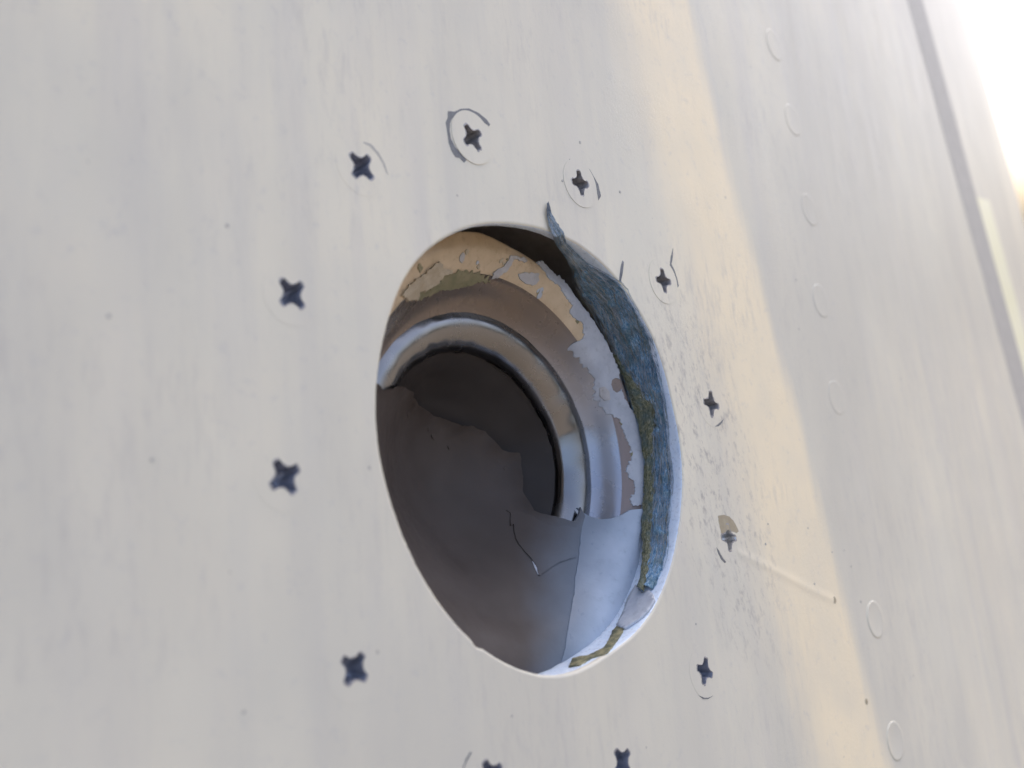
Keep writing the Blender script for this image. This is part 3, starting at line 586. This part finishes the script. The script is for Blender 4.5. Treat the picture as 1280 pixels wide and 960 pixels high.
# loose strands along the torn layer
def strands(name, count, mat):
    A, B = dens(DATA['torn_outer'], 3), dens(DATA['torn_inner'], 3); verts = []; faces = []
    for s in range(count):
        i = random.randrange(2, len(A)-14); sp = random.random(); ln = random.randint(4, 13); rad = random.uniform(.02, .055); dr = random.uniform(-.25, .25)
        ph = random.uniform(0, 99); prev = None
        for j in range(ln):
            k = min(len(A)-1, i+j); a, b = Vector(A[k]), Vector(B[k]); t = min(1.12, max(-.12, sp*1.2-.1+dr*j/ln+.05*noise.noise(Vector((j*.7+ph, 0, 0)))))
            p = a.lerp(b, t); inw = Vector((HOLE_C[0]-p.x, HOLE_C[1]-p.y, 0)).normalized()
            p = p+inw*(.55*max(0, math.sin(math.pi*max(0, min(1, t))))**.7*min(1, (b-a).length/2.5)+.12+.30*noise.noise(Vector((j*.5, ph, 1))))
            q = len(verts)
            for c in range(3):
                an = c*2.094; verts.append(W(*(p+Vector((inw.x*math.cos(an)*rad, inw.y*math.cos(an)*rad, math.sin(an)*rad)))))
            if prev is not None:
                for c in range(3): faces.append((prev+c, prev+(c+1) % 3, q+(c+1) % 3, q+c))
            prev = q
    o = mesh_obj(name, verts, faces, mat, torn); o["kind"] = "stuff"; return o
M_strand = paint("blue_grey_strand", (.12, .20, .28), (.38, .47, .54), .6, .25, .02, grime=(.03, .05, .07))
strands("loose_strands", 900, M_strand); strands("pale_strands", 260, M_coat); strands("ochre_strands", 160, M_green)
# dried smear closing the gap lower right, and the open slot below it
def wall_patch(name, poly, mat, parent, inset, thick, step=.3, amp=.1, seed=1.0):
    # outline given on the wall as (u,v,w): work in (arc length, depth)
    Q = []
    for u, v, w in poly:
        Q.append((math.atan2(v-HOLE_C[1], u-HOLE_C[0])*37.0, w))
    o = rough_edge(Q, step, amp, seed); ov, tri = fill(o, [], gridpts(o, .8))
    def pos(p, k):
        a = p.x/37.0; r = hole_r(math.degrees(a))-inset-k-(.12*noise.noise(Vector((p.x*.8, p.y*.8, seed))))
        return W(HOLE_C[0]+r*math.cos(a), HOLE_C[1]+r*math.sin(a), p.y)
    n = len(ov); vs = [pos(p, 0) for p in ov]+[pos(p, -thick) for p in ov]
    fs = [tuple(reversed(f)) for f in tri]+[tuple(n+i for i in f) for f in tri]+[(a, b, n+b, n+a) for a, b in border(tri)]
    return mesh_obj(name, vs, fs, mat, parent)
wall_patch("paint_smear", DATA['smear'], M_coat, panel, .45, .5, seed=3.0)
wall_patch("bare_slot", DATA['slot'], M_olive, panel, .2, .2, seed=5.0)

# ---------------------------------------------------------------- cracks, chips, rivets, seam on the skin
for k, poly in DATA['crack'].items(): sliver("paint_crack", poly, M_sealant if k == 's1' else M_crack, .035, .05, panel, seed=int(k[1:])+.5)
sliver("paint_chip", DATA['chip6'], M_chipfill, .03, .05, panel, .3, .05)["label"] = "paint chip beside a screw, showing beige primer"
P = DATA['whisker']
relief("paint_sliver", [p[:2] for p in P], .35, .45, M_crack, panel)
def disc(name, c, r, h, mat, parent, dish=0.0):
    verts = [S(c[0], c[1], h-dish)]; faces = []; prof = [(.5, h-dish*.8), (.86, h-dish*.2), (.93, h), (.98, h*.7), (1.0, -.02)]
    K = 40
    for k in range(K):
        a = 2*math.pi*k/K; j = 1+.02*noise.noise(Vector((math.cos(a)*2, math.sin(a)*2, c[0])))
        for s, hh in prof: verts.append(S(c[0]+r*s*j*math.cos(a), c[1]+r*s*j*math.sin(a), hh))
    n = len(prof)
    for k in range(K):
        k2 = (k+1) % K; faces.append((0, 1+k*n, 1+k2*n))
        for i in range(n-1): faces.append((1+k*n+i, 1+k*n+i+1, 1+k2*n+i+1, 1+k2*n+i))
    return mesh_obj(name, verts, faces, mat, parent)
for i, c in enumerate(DATA['rivets']):
    disc("rivet_head", c, 4.3, .07 if i < 5 else .16, M_skin, panel, .03 if i < 5 else .12)
relief("raised_ridge", DATA['ridge'], 2.0, .085, M_skin, panel, taper=False)
for i, c in enumerate(DATA['specks']): disc("grit_speck", c, (.75, .65)[i] if i < 2 else random.uniform(.16, .30), .06, M_sealant if i > 1 else M_chipfill, panel)
M_white = paint("fresh_white_filler", (.80, .79, .76), (.86, .85, .82), .22, .6, .12)
su = sum(p[0] for p in DATA['seam'])/len(DATA['seam'])
def strip(name, ua, ub, va, vb, h, mat):
    verts = []; faces = []; n = 300; us = [ua, ua+.2, ub-.2, ub]
    for k in range(n+1):
        v = lerp(va, vb, k/n); d = .25*noise.noise(Vector((v*.05, ua, 0)))
        for j, u in enumerate(us): verts.append(S(u+d, v, h if j in (1, 2) else -.02))
        if k:
            for j in range(3): faces.append(((k-1)*4+j, (k-1)*4+j+1, k*4+j+1, k*4+j))
    return mesh_obj(name, verts, faces, mat, panel, False)
strip("seam_sealant", su-15, su+15, -1490, 1690, .12, M_sealant)["label"] = "grey sealant seam along the far edge"
strip("painted_stripe", su+15.5, su+44, -1490, 46, .06, M_yellow)["label"] = "pale yellow stripe beside the seam"

# ---------------------------------------------------------------- screws
def cross_outline(L, wid, k=6):
    pts = []
    for q in range(4):
        a = q*math.pi/2; ca, sa = math.cos(a), math.sin(a)
        arm = [(wid*1.35, -wid*1.35), (L*.62, -wid*.95), (L*.92, -wid*.82), (L, -wid*.45), (L, wid*.45), (L*.92, wid*.82), (L*.62, wid*.95)]
        for x, y in arm: pts.append((x*ca-y*sa, x*sa+y*ca))
    return pts
def make_screw(i, su, sv, ang, label):
    root = link(bpy.data.objects.new("screw", None)); root.location = S(su, sv, -12.0)
    tag(root, label, "screw", "flush screws ringing the opening")
    L = random.uniform(2.25, 2.45); wd = random.uniform(.66, .74)
    if i in (4, 5): L = 2.6
    ca, sa = math.cos(math.radians(ang)), math.sin(math.radians(ang))
    cr = [(x*ca-y*sa, x*sa+y*ca) for x, y in cross_outline(L, wd)]
    cr = rough_edge(cr, .3, .07, i*1.7)
    K = 64; rim_ = [(HEAD_R*math.cos(2*math.pi*k/K), HEAD_R*math.sin(2*math.pi*k/K)) for k in range(K)]
    mids = [(rr*math.cos(2*math.pi*k/24), rr*math.sin(2*math.pi*k/24)) for rr in (3.2, 4.0) for k in range(24)]
    ov, tri = fill(rim_, [cr], mids)
    top = .02
    prom = {1: .10, 2: .06, 3: .05}.get(i, .0)
    verts = []; norms = []; faces = list(tri)
    for p in ov:
        verts.append(S(su+p.x, sv+p.y, top+prom)); norms.append(skin_n(su+p.x))
    for a, b in border(tri):
        pa, pb = ov[a], ov[b]
        if pa.length < HEAD_R-.2: continue
        q = len(verts)
        for p, h, s in ((pa, top+prom, 1), (pb, top+prom, 1), (pb, -.1, 1.0), (pa, -.1, 1.0)):
            verts.append(S(su+p.x*s, sv+p.y*s, h)); norms.append(ROT @ Vector((p.x, 0, p.y)).normalized())
        faces.append((q+1, q, q+3, q+2))
    lc = root.location
    head = mesh_obj("head", [v-lc for v in verts], faces, M_skin, root, True, norms)
    # recess: paint-lined lip, then tapering steel walls down to a point
    lev = [(1.0, 0.0), (.97, -.15), (.92, -1.1), (.84, -2.1), (.62, -2.9), (.02, -3.2)]
    vs = []; fs = []; n = len(cr)
    for s, h in lev:
        for x, y in cr: vs.append(S(su+x*s, sv+y*s, top+prom+h)-lc)
    for l in range(len(lev)-1):
        for k in range(n): fs.append((l*n+k, l*n+(k+1) % n, (l+1)*n+(k+1) % n, (l+1)*n+k))
    mesh_obj("cross_recess", vs, fs, M_bright if i == 5 else M_worn if i in (1, 2, 3, 4) else M_steel, head)
    big = rough_edge([(x*1.10, y*1.10) for x, y in cr], .25, .22 if i in (1, 2, 3, 4, 5, 6) else .10, i*3.1+.7)
    ov2, tri2 = fill(big, [[(x*.99, y*.99) for x, y in cr]], [])
    cs = sheet_mesh("chipped_paint", [Vector((su+p.x, sv+p.y)) for p in ov2], tri2, lambda u, v: skin_w(u)+top+prom+.02, .03, M_worn, None)
    cs.data.transform(Matrix.Translation(-lc)); cs.parent = head
    vs = []; fs = []
    for r, h in ((4.4, -.12), (2.9, -3.3), (2.2, -3.5), (2.2, -12.0), (.01, -12.2)):
        for k in range(24): vs.append(S(su+r*math.cos(k*math.pi/12), sv+r*math.sin(k*math.pi/12), h)-lc)
    for l in range(4):
        for k in range(24): fs.append((l*24+k, (l+1)*24+k, (l+1)*24+(k+1) % 24, l*24+(k+1) % 24))
    # keep the shank below the recess
    mesh_obj("shank", vs, fs, M_steel, root)
    return root
labels = ["flush screw up and left of the opening, inside a faint hairline arc",
 "cross-head screw above the opening inside a broken paint ring",
 "cross-head screw above the torn blue tip, with a thin cracked arc on its right",
 "cross-head screw right of the opening's upper edge, with a dark split above it",
 "narrow-looking cross-head screw right of the frayed blue lining, at mid height",
 "bright worn cross-head screw under a beige paint chip, at the start of the raised ridge",
 "flush cross-head screw right of the opening's lower edge, below the chipped screw",
 "screw cut by the bottom frame edge, right of the opening's lowest point",
 "screw cut by the bottom frame edge, directly below the opening",
 "flush cross-head screw down and left of the opening, lowest on the left",
 "leftmost flush cross-head screw, left of the opening at mid height",
 "flush cross-head screw left of the opening's upper part, above the leftmost one"]
for i, (su_, sv_, a) in enumerate(screws): make_screw(i, su_, sv_, a, labels[i])

# ---------------------------------------------------------------- ground far below, out of view, for the warm bounce light
gnd_m = paint("unseen_bounce_tarmac", (.065, .056, .046), (.085, .073, .06), .9, .0004, .0)
g = mesh_obj("unseen_bounce_ground", [(-400, -400, -1.7), (400, -400, -1.7), (400, 400, -1.7), (-400, 400, -1.7)], [(0, 1, 2, 3)], gnd_m)
g["kind"] = "structure"; g["label"] = "unseen dusty tarmac below the aircraft, added for warm bounce light"
